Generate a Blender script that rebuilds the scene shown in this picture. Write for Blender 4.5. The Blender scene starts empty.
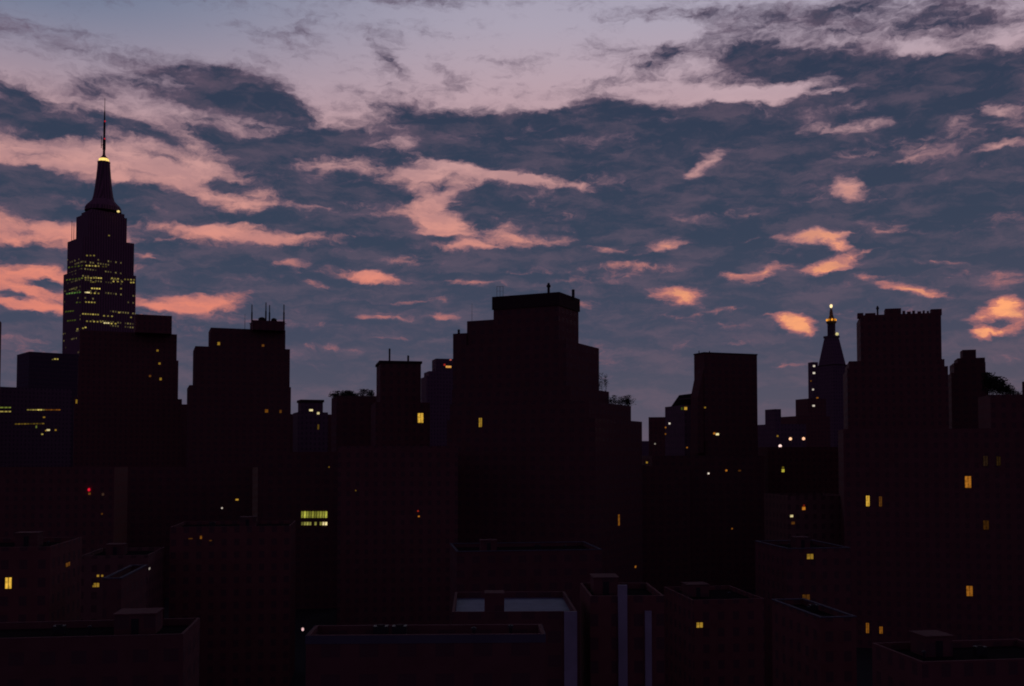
import bpy, bmesh, math, random
from mathutils import Vector, Matrix
R = math.radians
S = bpy.context.scene
col = S.collection
rnd = random.Random(7)

# ------------------------------------------------------------------ camera
F, W_PX, H_PX = 996.0, 1024, 686
PITCH, SHIFT = R(2.2), 69.0          # shift in pixels of the 1024 wide frame
CAM = Vector((0, 0, 62.0))
cd = bpy.data.cameras.new('camera'); cam = bpy.data.objects.new('camera', cd); col.objects.link(cam)
cd.sensor_width = 36.0; cd.lens = 36.0 * F / W_PX
cd.shift_y = SHIFT / W_PX
cd.clip_start = 0.5; cd.clip_end = 60000
cam.location = CAM; cam.rotation_euler = (R(90) + PITCH, 0, 0)
S.camera = cam
UP = Vector((0, -math.sin(PITCH), math.cos(PITCH))); FWD = Vector((0, math.cos(PITCH), math.sin(PITCH)))

def ray(x, y):
    return Vector(((x - 512) / F, 0, 0)) + UP * ((343 + SHIFT - y) / F) + FWD
def at(x, y, Y):
    d = ray(x, y); return CAM + d * (Y / d.y)
def proj(p):
    q = p - CAM; z = q.dot(FWD)
    return 512 + F * q.x / z, 343 + SHIFT - F * q.dot(UP) / z
def azel(x, y):
    d = ray(x, y).normalized()
    return math.degrees(math.atan2(d.x, d.y)), math.degrees(math.asin(d.z))

def lin(r, g, b):
    f = lambda c: (c / 255 / 12.92) if c / 255 <= .04045 else ((c / 255 + .055) / 1.055) ** 2.4
    return (f(r), f(g), f(b), 1)

# ------------------------------------------------------------------ render settings
S.view_settings.view_transform = 'Standard'; S.view_settings.look = 'None'
S.view_settings.exposure = 0; S.view_settings.gamma = 1
S.cycles.filter_width = 1.9
S.cycles.max_bounces = 4; S.cycles.diffuse_bounces = 2; S.cycles.glossy_bounces = 2

# ------------------------------------------------------------------ sky (before sunrise, broken cloud deck)
w = bpy.data.worlds.new('World'); S.world = w; w.use_nodes = True
nt = w.node_tree; nt.nodes.clear(); L = nt.links
def N(t, **k):
    n = nt.nodes.new(t)
    for a, v in k.items(): setattr(n, a, v)
    return n
def put(sock, v):
    if isinstance(v, bpy.types.NodeSocket): L.new(v, sock)
    else: sock.default_value = v
def M(op, a, b=None, c=None, clamp=False):
    n = N('ShaderNodeMath', operation=op, use_clamp=clamp)
    for i, v in enumerate((a, b, c)):
        if v is not None: put(n.inputs[i], v)
    return n.outputs[0]
def maprange(v, a, b, c=0., d=1., mode='SMOOTHSTEP'):
    n = N('ShaderNodeMapRange', interpolation_type=mode); n.clamp = True
    for i, x in enumerate((v, a, b, c, d)): put(n.inputs[i], x)
    return n.outputs[0]
def mixc(f, a, b, mode='MIX'):
    n = N('ShaderNodeMix', data_type='RGBA', blend_type=mode); n.clamp_factor = True
    put(n.inputs['Factor'], f)
    put([i for i in n.inputs if i.name == 'A' and i.type == 'RGBA'][0], a)
    put([i for i in n.inputs if i.name == 'B' and i.type == 'RGBA'][0], b)
    return [o for o in n.outputs if o.type == 'RGBA'][0]
def ramp(v, stops):
    n = N('ShaderNodeValToRGB'); cr = n.color_ramp
    while len(cr.elements) < len(stops): cr.elements.new(.5)
    for e, (p, c) in zip(cr.elements, stops): e.position = p; e.color = c
    L.new(v, n.inputs[0]); return n.outputs[0]
def noise(vec, scale, detail, rough, loc=(0, 0, 0), sc=(1, 1, 1), dist=0.):
    m = N('ShaderNodeMapping'); m.inputs['Location'].default_value = loc; m.inputs['Scale'].default_value = sc
    L.new(vec, m.inputs[0])
    n = N('ShaderNodeTexNoise'); n.inputs['Scale'].default_value = scale
    n.inputs['Detail'].default_value = detail; n.inputs['Roughness'].default_value = rough
    n.inputs['Distortion'].default_value = dist
    L.new(m.outputs[0], n.inputs['Vector']); return n

tc = N('ShaderNodeTexCoord'); sp = N('ShaderNodeSeparateXYZ'); L.new(tc.outputs['Generated'], sp.inputs[0])
az = M('MULTIPLY', M('ARCTAN2', sp.outputs[0], sp.outputs[1]), 180 / math.pi)
el = M('MULTIPLY', M('ARCSINE', sp.outputs[2]), 180 / math.pi)
cmb = N('ShaderNodeCombineXYZ'); L.new(az, cmb.inputs[0]); L.new(el, cmb.inputs[1])
P = cmb.outputs[0]
# wind-torn edges: shift the sample point by two scales of noise
def warp(P, amp, scale, detail, sc, loc):
    n = noise(P, scale, detail, .6, loc, sc)
    a = N('ShaderNodeVectorMath', operation='SUBTRACT'); L.new(n.outputs['Color'], a.inputs[0]); a.inputs[1].default_value = (.5, .5, .5)
    b = N('ShaderNodeVectorMath', operation='MULTIPLY_ADD'); L.new(a.outputs[0], b.inputs[0]); b.inputs[1].default_value = amp; L.new(P, b.inputs[2])
    return b.outputs[0]
PW = warp(warp(P, (1.6, .9, 0), .4, 4, (.6, 1.2, 1), (3, 7, 0)), (1.5, .8, 0), 1.5, 6, (.55, 1.1, 1), (5, 2, 0))

def blobs(lst, start):
    acc = start
    for b in lst:
        x, y, rx, ry, rot, wt = b
        a0, e0 = azel(x, y)
        a1, a2 = azel(x - rx, y)[0], azel(x + rx, y)[0]
        e1, e2 = azel(x, y + ry)[1], azel(x, y - ry)[1]
        m = N('ShaderNodeMapping', vector_type='TEXTURE')
        m.inputs['Location'].default_value = (a0, e0, 0)
        m.inputs['Rotation'].default_value = (0, 0, -R(rot))
        m.inputs['Scale'].default_value = ((a2 - a1) / 2, (e2 - e1) / 2, 1)
        L.new(PW, m.inputs[0])
        g = N('ShaderNodeTexGradient', gradient_type='SPHERICAL'); L.new(m.outputs[0], g.inputs[0])
        acc = M('MULTIPLY_ADD', g.outputs['Fac'], wt, acc)
    return acc

CLOUDS = [  # image x, y, half-width, half-height, tilt (down to the right), weight
    (215, 92, 125, 34, 5, 2.2), (165, 84, 60, 24, 0, 1.0), (95, 86, 36, 20, 0, 1.0), (270, 108, 60, 16, 10, 1.2),
    (30, 117, 150, 26, 4, 2.2), (150, 134, 75, 13, 12, 1.5), (12, 90, 55, 13, 10, 1.3),
    (312, 140, 100, 27, -3, 2.3), (270, 152, 60, 16, 0, 1.2), (205, 138, 55, 14, 25, .7),
    (335, 187, 115, 30, 3, 2.5), (270, 172, 70, 18, 8, 1.3),
    (60, 200, 180, 32, 3, 2.4), (10, 182, 60, 22, 0, 1.4), (170, 205, 75, 20, 12, 1.3),
    (342, 222, 120, 17, 0, 2.2), (30, 256, 100, 18, 0, 2.2), (110, 252, 50, 14, -5, .9),
    (230, 256, 130, 24, 4, 2.0), (330, 262, 150, 24, 3, 1.8), (385, 240, 75, 18, 0, 1.8), (200, 275, 120, 26, 0, 1.5), (300, 290, 160, 26, 0, 1.6),
    (46, 283, 26, 7, 4, 1.3), (16, 298, 28, 6, 0, 1.2), (14, 316, 42, 14, 0, 1.5), (60, 318, 26, 9, 0, 1.0),
    (225, 318, 60, 9, -5, 1.4), (30, 350, 120, 40, 0, 1.8), (160, 335, 90, 28, 0, 1.2), (120, 300, 80, 20, 0, .7),
    (282, 41, 60, 13, 8, .95), (312, 35, 34, 11, 20, .8), (392, 62, 38, 10, 36, .95), (448, 76, 30, 13, 25, .7), (425, 2, 60, 16, 0, .8),
    (285, 84, 40, 12, 5, .6), (580, 6, 50, 12, 0, .4), (645, 68, 55, 18, -12, 1.1), (675, 48, 44, 11, 0, .8), (595, 86, 34, 12, -10, .6), (385, 105, 40, 14, 10, .5),
    (436, 187, 26, 9, 0, 1.5),
    (258, 99, 72, 18, 10, 1.4), (215, 78, 60, 15, 0, 1.2), (222, 138, 42, 18, 20, 1.1), (190, 209, 75, 19, 8, 1.4), (140, 202, 60, 22, 0, 1.0),
    (152, 240, 46, 15, 0, 1.4), (318, 222, 110, 19, 0, 1.2), (175, 272, 66, 22, 0, 1.5), (150, 287, 40, 14, 0, 1.0), (312, 236, 66, 11, 0, 1.4),
    (500, 164, 85, 14, 8, 1.2), (420, 156, 50, 13, 0, 1.1), (470, 203, 46, 13, -6, 1.2), (480, 231, 40, 11, 0, 1.1), (412, 197, 40, 10, 0, .6),
    (295, 203, 55, 14, 0, .9), (398, 160, 42, 18, 0, 1.0), (386, 122, 32, 26, 0, .7), (30, 168, 70, 12, 4, .8), (235, 190, 40, 12, 10, .7), (36, 156, 34, 7, 0, 1.0), (262, 196, 56, 13, 6, 1.5), (215, 183, 40, 7, 8, .8), (425, 168, 30, 7, 0, .6), (44, 283, 36, 8, 3, 1.3), (14, 299, 34, 7, 0, 1.3), (52, 303, 26, 8, 0, 1.0), (12, 270, 30, 6, 0, .8), (60, 270, 26, 6, 0, .7), (160, 158, 40, 6, 10, .8), (85, 165, 40, 5, 4, .7), (445, 240, 26, 6, 0, .6), (130, 172, 36, 7, 8, .6), (20, 233, 30, 6, 0, .6), (250, 232, 30, 7, 4, .9), (440, 178, 50, 8, -6, .6),
    (870, 82, 90, 30, 0, 1.6), (965, 76, 120, 36, 0, 1.8),
    # the big deck to the right
    (440, 128, 60, 26, 10, 2.2), (520, 140, 130, 38, 4, 2.6), (600, 115, 70, 26, 0, 1.4), (640, 145, 170, 52, 0, 2.6), (760, 140, 150, 50, 2, 2.4),
    (480, 160, 70, 14, 12, 1.0), (500, 205, 60, 24, 0, 1.8), (600, 212, 190, 50, 2, 2.6), (760, 200, 190, 70, 0, 2.6), (540, 232, 90, 24, 6, 1.6),
    (950, 180, 220, 120, 0, 2.6), (960, 82, 105, 40, 0, 2.6), (800, 68, 115, 24, 0, 2.2), (870, 110, 140, 32, 0, 1.6), (740, 55, 60, 16, 0, 1.2),
    (700, 12, 80, 20, 8, .8), (860, 22, 230, 50, 0, 1.15), (1000, 18, 120, 46, 0, .7),
    (520, 268, 240, 30, 3, 2.4), (700, 275, 220, 40, 0, 2.2), (900, 270, 220, 60, 0, 2.4), (450, 295, 240, 34, 0, 2.2),
    (560, 350, 420, 90, 0, 3.0), (300, 360, 320, 80, 0, 2.6), (880, 350, 320, 90, 0, 3.0), (100, 400, 300, 70, 0, 2.6),
    (512, 450, 900, 100, 0, 3.0),
]
GAPS = [
    (45, 276, 90, 13, 0, .9), (25, 306, 70, 10, 0, .8), (45, 308, 40, 14, 0, .7), (110, 170, 140, 14, 3, .5), (330, 165, 60, 8, 0, .4),
    (225, 230, 56, 12, -5, .8), (60, 232, 90, 10, 0, .8), (145, 256, 20, 6, 0, .7),
    (215, 302, 68, 14, -8, 1.35), (170, 309, 40, 6, 0, .8), (148, 305, 26, 5, 10, .6), (200, 318, 30, 7, 0, .6),
    (365, 275, 62, 9, 6, 1.1), (372, 279, 34, 10, 0, .6), (292, 262, 26, 8, 0, 1.0), (265, 243, 40, 12, -6, .9), (325, 239, 40, 7, -3, .7),
    (310, 209, 85, 6, 4, .8), (375, 214, 30, 6, 0, .6), (262, 195, 50, 12, 0, .8), (305, 158, 60, 6, 0, .4),
    (440, 205, 44, 34, 18, .8), (440, 226, 44, 14, 10, .9), (470, 246, 70, 7, 0, 1.2), (520, 240, 60, 9, 8, 1.3), (510, 228, 20, 6, 0, .7), (440, 163, 60, 11, 12, .5), (490, 175, 60, 9, 10, .8), (420, 175, 30, 26, 0, .7),
    (538, 181, 62, 8, 6, 1.2), (590, 190, 30, 6, 15, .5), (560, 240, 30, 6, 6, .7), (604, 250, 30, 7, 6, 1.2), (666, 245, 30, 8, -6, 1.25), (645, 253, 30, 5, -12, .6), (735, 240, 60, 5, 0, .35),
    (448, 317, 24, 6, 2, 1.1), (390, 318, 60, 4, 0, .5), (330, 348, 70, 4, 4, .55), (580, 303, 18, 7, 0, .8),
    (678, 292, 40, 11, 4, 1.6), (690, 302, 20, 8, 20, 1.0), (672, 318, 30, 6, 0, .5), (612, 279, 28, 7, 0, .45),
    (762, 274, 38, 10, -14, 1.45), (735, 277, 20, 6, 0, .7), (812, 237, 46, 9, 2, 1.6), (838, 246, 24, 13, 30, 1.3), (835, 266, 40, 10, -6, 1.5), (822, 270, 34, 8, 0, 1.0), (862, 254, 34, 5, -12, .8),
    (850, 189, 24, 17, 10, 1.5), (884, 198, 30, 5, -12, .5), (812, 188, 20, 8, 0, .4), (708, 163, 34, 13, -28, 1.25), (690, 172, 24, 8, 0, .7),
    (784, 319, 28, 9, 8, 1.6), (802, 327, 22, 12, 24, 1.5), (792, 367, 50, 6, -6, .8), (870, 278, 24, 5, 0, .8), (905, 290, 44, 8, 10, 1.5), (935, 296, 30, 5, 5, .7),
    (1004, 307, 30, 12, -20, 1.7), (984, 321, 36, 9, -4, 1.3), (1020, 316, 26, 11, 0, 1.5), (1002, 331, 40, 8, -8, 1.4), (978, 335, 18, 9, 0, 1.0), (1000, 277, 30, 14, 0, .6), (975, 330, 24, 16, 0, .5),
    (1004, 147, 40, 7, -6, 1.3), (930, 156, 70, 5, -4, .5), (1000, 108, 30, 12, 20, .9), (955, 123, 26, 8, -14, .8), (860, 126, 44, 10, -6, .8), (815, 128, 40, 10, 0, .6), (850, 155, 40, 5, 0, .5), (830, 92, 40, 6, -6, .6),
    (760, 92, 90, 9, -4, .9), (700, 100, 60, 8, 0, .7), (790, 95, 30, 8, -8, .8), (945, 50, 60, 9, 10, .8), (1010, 40, 40, 12, 0, .5), (776, 36, 26, 10, 0, .5), (830, 42, 60, 8, 0, .5),
    (345, 300, 50, 4, 3, .7), (255, 338, 40, 5, 0, .7), (415, 301, 46, 4, -3, .7), (475, 284, 55, 5, 2, .75), (402, 262, 40, 5, 4, .7), (380, 336, 50, 4, 0, .6), (610, 322, 44, 4, 0, .6), (720, 312, 40, 4, -4, .6), (640, 266, 50, 4, 3, .6), (560, 283, 40, 4, 0, .6), (740, 345, 50, 4, -4, .6), (150, 322, 40, 5, 0, .9), (318, 285, 30, 5, 8, .8), (890, 232, 40, 4, 6, .5), (940, 262, 50, 4, 4, .5),
    (660, 425, 120, 26, 0, .35), (770, 405, 60, 14, 0, .3), (560, 235, 40, 7, 0, .3),
]
base = 0.0
cl = M('MULTIPLY', maprange(blobs(CLOUDS, 0.0), 0., 1.5, 0, 1.5, 'LINEAR'), .80)
gp = M('MULTIPLY', maprange(blobs(GAPS, 0.0), 0., 1.5, 0, 1.5, 'LINEAR'), 1.0)
fb = noise(PW, .55, 8, .62, (11, 4, 0), (.42, 1.15, 1)).outputs['Fac']
fb2 = noise(PW, 1.7, 7, .62, (1, 9, 0), (.5, 1.1, 1)).outputs['Fac']
c = M('SUBTRACT', cl, gp)
c = M('MULTIPLY_ADD', M('SUBTRACT', fb, .52), 1.9, c)
c = M('MULTIPLY_ADD', M('SUBTRACT', fb2, .52), 1.2, c)
st = noise(PW, .6, 5, .6, (2, 5, 0), (.16, 1.25, 1)).outputs['Fac']     # long level streaks
c = M('MULTIPLY_ADD', M('SUBTRACT', st, .5), 1.8, c)
fb3 = noise(PW, 3.6, 5, .65, (6, 1, 0), (.6, 1.1, 1)).outputs['Fac']
c = M('MULTIPLY_ADD', M('SUBTRACT', fb3, .5), .85, c)
c = M('ADD', c, maprange(el, 23., 17., -.04, .13))
c = M('ADD', c, maprange(el, 5., 1., 0., .7))
t = maprange(c, -.16, 1.0)
veil = noise(PW, .9, 6, .65, (8, 3, 0), (.28, 1.0, 1)).outputs['Fac']    # thin mauve veil below and between the banks
dens = maprange(c, .45, 1.25, 0, 1)

eln = M('DIVIDE', el, 30., clamp=True)
glow = ramp(eln, [(0, lin(190, 112, 110)), (.15, lin(220, 126, 108)), (.30, lin(228, 136, 116)), (.42, lin(214, 147, 136)), (.53, lin(200, 152, 150)), (.64, lin(192, 162, 170)), (.78, lin(172, 163, 180)), (1, lin(142, 151, 176))])
clc = ramp(eln, [(0, lin(92, 84, 100)), (.1, lin(80, 80, 98)), (.22, lin(66, 72, 93)), (.4, lin(54, 65, 86)), (.7, lin(48, 58, 80)), (1, lin(70, 74, 94))])
# the glow is strongest low on the right, where the sun will rise; the top left is already blue
hot = M('MULTIPLY', M('MULTIPLY', maprange(az, -6., 14.), maprange(el, 16., 8.)), maprange(c, .4, -.25))
glow = mixc(hot, glow, lin(255, 168, 116))
blue = M('MULTIPLY', maprange(az, 2., -28.), maprange(el, 15., 25.5))
glow = mixc(blue, glow, lin(96, 114, 142))
vf = maprange(veil, .42, .68)
clc = mixc(M('MULTIPLY', vf, .42), clc, lin(112, 92, 108))
low = maprange(el, 22., 15.)
glow = mixc(M('MULTIPLY', M('MULTIPLY', maprange(veil, .36, .6), low), .3), glow, lin(112, 92, 112))
clc = mixc(M('MULTIPLY', M('SUBTRACT', 1., dens), .45), clc, lin(118, 92, 112))
sky = mixc(t, glow, clc)
# away from the dawn the sky is still night
front = maprange(M('ABSOLUTE', az), 27.5, 44.)
sky = mixc(front, sky, lin(63, 49, 76))
sky = mixc(maprange(el, 28., 50.), sky, lin(28, 25, 36))
sky = mixc(maprange(el, 0., -3.), sky, lin(16, 12, 18))
bg = N('ShaderNodeBackground'); L.new(sky, bg.inputs[0]); bg.inputs[1].default_value = 1.0
# a breath of physical twilight sky on top
nis = N('ShaderNodeTexSky', sky_type='NISHITA'); nis.sun_disc = False
SUN_EL, SUN_AZ = 0.5, 34.0
nis.sun_elevation = R(SUN_EL); nis.sun_rotation = R(SUN_AZ)
bg2 = N('ShaderNodeBackground'); L.new(nis.outputs[0], bg2.inputs[0]); bg2.inputs[1].default_value = 0.0015
add = N('ShaderNodeAddShader'); L.new(bg.outputs[0], add.inputs[0]); L.new(bg2.outputs[0], add.inputs[1])
wo = N('ShaderNodeOutputWorld'); L.new(add.outputs[0], wo.inputs[0])

sl = bpy.data.lights.new('sun', 'SUN'); sl.energy = 0.02; sl.angle = R(1.5); sl.color = (1, .6, .4)
so = bpy.data.objects.new('sun', sl); col.objects.link(so)
so.rotation_euler = (R(90 - SUN_EL), 0, R(180 - SUN_AZ)); so.location = (300, 400, 300)

# ------------------------------------------------------------------ materials
def mat(name, base, rough=.85, spec=.3, metal=0., vary=.25, scale=.35):
    m = bpy.data.materials.new(name); m.use_nodes = True; t_ = m.node_tree; b = t_.nodes['Principled BSDF']
    b.inputs['Roughness'].default_value = rough; b.inputs['Metallic'].default_value = metal
    b.inputs['Specular IOR Level'].default_value = spec
    tcn = t_.nodes.new('ShaderNodeTexCoord'); n = t_.nodes.new('ShaderNodeTexNoise'); n.inputs['Scale'].default_value = scale; n.inputs['Detail'].default_value = 6
    t_.links.new(tcn.outputs['Object'], n.inputs['Vector'])
    mx = t_.nodes.new('ShaderNodeMix'); mx.data_type = 'RGBA'
    t_.links.new(n.outputs['Fac'], mx.inputs['Factor'])
    mx.inputs[6].default_value = tuple(c_ * (1 - vary) for c_ in base) + (1,)
    mx.inputs[7].default_value = tuple(min(1, c_ * (1 + vary)) for c_ in base) + (1,)
    t_.links.new(mx.outputs[2], b.inputs['Base Color'])
    return m

def facade(name, base, bay=3.2, floor=3.3, ww=.42, wh=.52, pier=False, glass=(.02, .022, .028)):
    """wall with a grid of unlit windows, in the building's own metres"""
    m = mat(name, base); t_ = m.node_tree; nd = t_.nodes; lk = t_.links; b = nd['Principled BSDF']
    old = b.inputs['Base Color'].links[0].from_socket
    tcn = nd.new('ShaderNodeTexCoord'); s1 = nd.new('ShaderNodeSeparateXYZ'); lk.new(tcn.outputs['Object'], s1.inputs[0])
    s2 = nd.new('ShaderNodeSeparateXYZ'); lk.new(tcn.outputs['Normal'], s2.inputs[0])
    def mm(op, a, b_=None, c_=None):
        n = nd.new('ShaderNodeMath'); n.operation = op
        for i, v in enumerate((a, b_, c_)):
            if v is None: continue
            if isinstance(v, bpy.types.NodeSocket): lk.new(v, n.inputs[i])
            else: n.inputs[i].default_value = v
        return n.outputs[0]
    side = mm('GREATER_THAN', mm('ABSOLUTE', s2.outputs[0]), .5)
    flat = mm('GREATER_THAN', mm('ABSOLUTE', s2.outputs[2]), .5)
    u = mm('ADD', mm('MULTIPLY', s1.outputs[1], side), mm('MULTIPLY', s1.outputs[0], mm('SUBTRACT', 1., side)))
    fu = mm('FRACT', mm('DIVIDE', u, bay)); fv = mm('FRACT', mm('DIVIDE', s1.outputs[2], floor))
    du = mm('LESS_THAN', mm('ABSOLUTE', mm('SUBTRACT', fu, .5)), ww / 2)
    dv = mm('LESS_THAN', mm('ABSOLUTE', mm('SUBTRACT', fv, .5)), wh / 2 if not pier else .5)
    wmask = mm('MULTIPLY', mm('MULTIPLY', du, dv), mm('SUBTRACT', 1., flat))
    mx = nd.new('ShaderNodeMix'); mx.data_type = 'RGBA'; lk.new(wmask, mx.inputs['Factor']); lk.new(old, mx.inputs[6]); mx.inputs[7].default_value = glass + (1,)
    lk.new(mx.outputs[2], b.inputs['Base Color'])
    lk.new(mm('MULTIPLY_ADD', wmask, -.25, .85), b.inputs['Roughness']); b.inputs['Specular IOR Level'].default_value = .15
    bp = nd.new('ShaderNodeBump'); bp.inputs['Strength'].default_value = .5; bp.inputs['Distance'].default_value = .2
    lk.new(mm('SUBTRACT', 1., wmask), bp.inputs['Height']); lk.new(bp.outputs[0], b.inputs['Normal'])
    return m

def office_rows(m, bay, floor, share, s, zmax):
    t_ = m.node_tree; nd = t_.nodes; lk = t_.links; b = nd['Principled BSDF']
    tcn = nd.new('ShaderNodeTexCoord'); s1 = nd.new('ShaderNodeSeparateXYZ'); lk.new(tcn.outputs['Object'], s1.inputs[0])
    s2 = nd.new('ShaderNodeSeparateXYZ'); lk.new(tcn.outputs['Normal'], s2.inputs[0])
    def mm(op, a, b_=None, c_=None):
        n = nd.new('ShaderNodeMath'); n.operation = op
        for i, v in enumerate((a, b_, c_)):
            if v is None: continue
            if isinstance(v, bpy.types.NodeSocket): lk.new(v, n.inputs[i])
            else: n.inputs[i].default_value = v
        return n.outputs[0]
    def white(vx, vy):
        c_ = nd.new('ShaderNodeCombineXYZ'); lk.new(vx, c_.inputs[0]); lk.new(vy, c_.inputs[1])
        n = nd.new('ShaderNodeTexWhiteNoise'); n.noise_dimensions = '2D'; lk.new(c_.outputs[0], n.inputs['Vector']); return n.outputs['Value']
    side = mm('GREATER_THAN', mm('ABSOLUTE', s2.outputs[0]), .5)
    u = mm('ADD', mm('MULTIPLY', s1.outputs[1], side), mm('MULTIPLY', s1.outputs[0], mm('SUBTRACT', 1., side)))
    uu = mm('DIVIDE', u, bay); vv = mm('DIVIDE', s1.outputs[2], floor); iu = mm('FLOOR', uu); iv = mm('FLOOR', vv)
    inside = mm('MULTIPLY', mm('LESS_THAN', mm('ABSOLUTE', mm('SUBTRACT', mm('FRACT', uu), .5)), .25), mm('LESS_THAN', mm('ABSOLUTE', mm('SUBTRACT', mm('FRACT', vv), .5)), .22))
    row = mm('LESS_THAN', white(iv, side), .45); seg = white(mm('FLOOR', mm('DIVIDE', uu, 5.)), iv)
    on = mm('MULTIPLY', mm('MULTIPLY', row, mm('LESS_THAN', seg, .5)), mm('LESS_THAN', white(iu, iv), share))
    e = mm('MULTIPLY', mm('MULTIPLY', on, inside), mm('MULTIPLY', mm('LESS_THAN', s1.outputs[2], zmax), mm('LESS_THAN', mm('ABSOLUTE', s2.outputs[2]), .5)))
    e = mm('MULTIPLY', e, mm('MULTIPLY_ADD', white(iv, iu), s, s * .15))
    b.inputs['Emission Color'].default_value = lin(235, 215, 130); lk.new(e, b.inputs['Emission Strength'])
    return m
MT = {
    'red': facade('red_brick', (.22, .09, .085), glass=(.135, .07, .075)), 'brown': facade('brown_brick', (.20, .085, .085), 2.9, 3.1, glass=(.135, .07, .075)),
    'umber': facade('umber_brick', (.18, .08, .08), 3.6, 3.2, .5, .5, glass=(.135, .07, .075)), 'tan': facade('tan_brick', (.23, .12, .11), 3.0, 3.2, glass=(.135, .07, .075)),
    'stone': facade('hazed_limestone', (.30, .16, .22), 2.6, 3.7, .5, .6, pier=True, glass=(.15, .09, .12)), 'grey': facade('hazed_grey_stone', (.19, .12, .16), 2.8, 3.4, glass=(.11, .08, .11)),  # stone colour plus distance haze, painted into the tone of the far walls
    'glass': facade('hazed_panels', (.125, .085, .115), 2.0, 3.8, .8, .6, glass=(.09, .07, .10)),  # bluish tone carries the haze over the far block
    'stone_lit': office_rows(facade('hazed_limestone_offices', (.30, .16, .22), 2.6, 3.7, .5, .6, pier=True, glass=(.15, .09, .12)), 2.6, 3.7, .5, .17, 262),  # same hazed stone colour, with lit office windows
    'tar': mat('tar_roof', (.034, .026, .028), 1, spec=0), 'silver': mat('silver_roof', (.22, .26, .36), .7, vary=.35, scale=.5),
    'pale': mat('pale_coping', (.12, .12, .15), .8, spec=.1), 'white': mat('white_painted_brick', (.40, .42, .50), .8, vary=.35, scale=.3),
    'metal': mat('dark_metal', (.05, .05, .055), .5, metal=.6), 'soffit': mat('brown_trim', (.07, .045, .045), spec=.1),
    'asphalt': mat('asphalt', (.05, .05, .052), .95, scale=.05), 'bark': mat('bark', (.06, .045, .035)), 'leaf': mat('leaf', (.05, .065, .035), .7),
    'copper': mat('gilded_copper', (.40, .27, .10), .4, metal=.4),
}
_em = {}
def glowm(rgb, s):
    k = (rgb, s)
    if k not in _em:
        m = bpy.data.materials.new('lit_pane'); m.use_nodes = True; t_ = m.node_tree; t_.nodes.clear()
        e = t_.nodes.new('ShaderNodeEmission'); o = t_.nodes.new('ShaderNodeOutputMaterial')
        tcn = t_.nodes.new('ShaderNodeTexCoord'); n = t_.nodes.new('ShaderNodeTexNoise'); n.inputs['Scale'].default_value = 1.3
        t_.links.new(tcn.outputs['Object'], n.inputs['Vector'])
        mr = t_.nodes.new('ShaderNodeMapRange'); mr.inputs[1].default_value = .3; mr.inputs[2].default_value = .7
        mr.inputs[3].default_value = .45 * s; mr.inputs[4].default_value = 1.25 * s
        t_.links.new(n.outputs['Fac'], mr.inputs[0]); t_.links.new(mr.outputs[0], e.inputs[1])
        e.inputs[0].default_value = lin(*rgb); t_.links.new(e.outputs[0], o.inputs[0]); _em[k] = m
    return _em[k]

# ------------------------------------------------------------------ mesh helpers
def link(name, bm, m, parent=None, loc=None):
    me = bpy.data.meshes.new(name); bm.normal_update(); bm.to_mesh(me); bm.free()
    o = bpy.data.objects.new(name, me); col.objects.link(o); me.materials.append(m)
    if parent: o.parent = parent
    if loc is not None: o.location = loc
    return o
def tag(o, label, cat, group=None):
    o['label'] = label; o['category'] = cat
    if group: o['group'] = group
    return o
def empty(name, loc, rz=0., label=None, cat=None, group=None):
    o = bpy.data.objects.new(name, None); col.objects.link(o); o.location = loc; o.rotation_euler = (0, 0, rz); o.empty_display_size = 2
    return tag(o, label, cat, group) if label else o
def box(bm, x0, x1, y0, y1, z0, z1):
    v = [bm.verts.new(p) for p in ((x0, y0, z0), (x1, y0, z0), (x1, y1, z0), (x0, y1, z0), (x0, y0, z1), (x1, y0, z1), (x1, y1, z1), (x0, y1, z1))]
    for f in ((3, 2, 1, 0), (4, 5, 6, 7), (0, 1, 5, 4), (1, 2, 6, 5), (2, 3, 7, 6), (3, 0, 4, 7)): bm.faces.new([v[i] for i in f])
    return bm
def bxm(*a): return box(bmesh.new(), *a)
def shell(x0, x1, y0, y1, z0, z1, pt=.35, ph=.9):
    """four walls that rise into a parapet with an open top; the roof deck is a part of its own"""
    bm = bmesh.new()
    o = [(x0, y0), (x1, y0), (x1, y1), (x0, y1)]; i = [(x0 + pt, y0 + pt), (x1 - pt, y0 + pt), (x1 - pt, y1 - pt), (x0 + pt, y1 - pt)]
    A = [bm.verts.new((*p, z0)) for p in o]; B = [bm.verts.new((*p, z1)) for p in o]
    C = [bm.verts.new((*p, z1)) for p in i]; D = [bm.verts.new((*p, z1 - ph - .1)) for p in i]
    for k in range(4):
        j = (k + 1) % 4
        bm.faces.new((A[k], A[j], B[j], B[k])); bm.faces.new((B[k], B[j], C[j], C[k])); bm.faces.new((C[k], C[j], D[j], D[k]))
    return bm
def lathe(bm, prof, seg=16, cx=0., cy=0.):
    rings = []
    for r, z in prof:
        rings.append([bm.verts.new((cx + r * math.cos(2 * math.pi * k / seg), cy + r * math.sin(2 * math.pi * k / seg), z)) for k in range(seg)])
    for a, b in zip(rings, rings[1:]):
        for k in range(seg):
            bm.faces.new((a[k], a[(k + 1) % seg], b[(k + 1) % seg], b[k]))
    bm.faces.new(rings[0][::-1]); bm.faces.new(rings[-1])
    return bm
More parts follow.
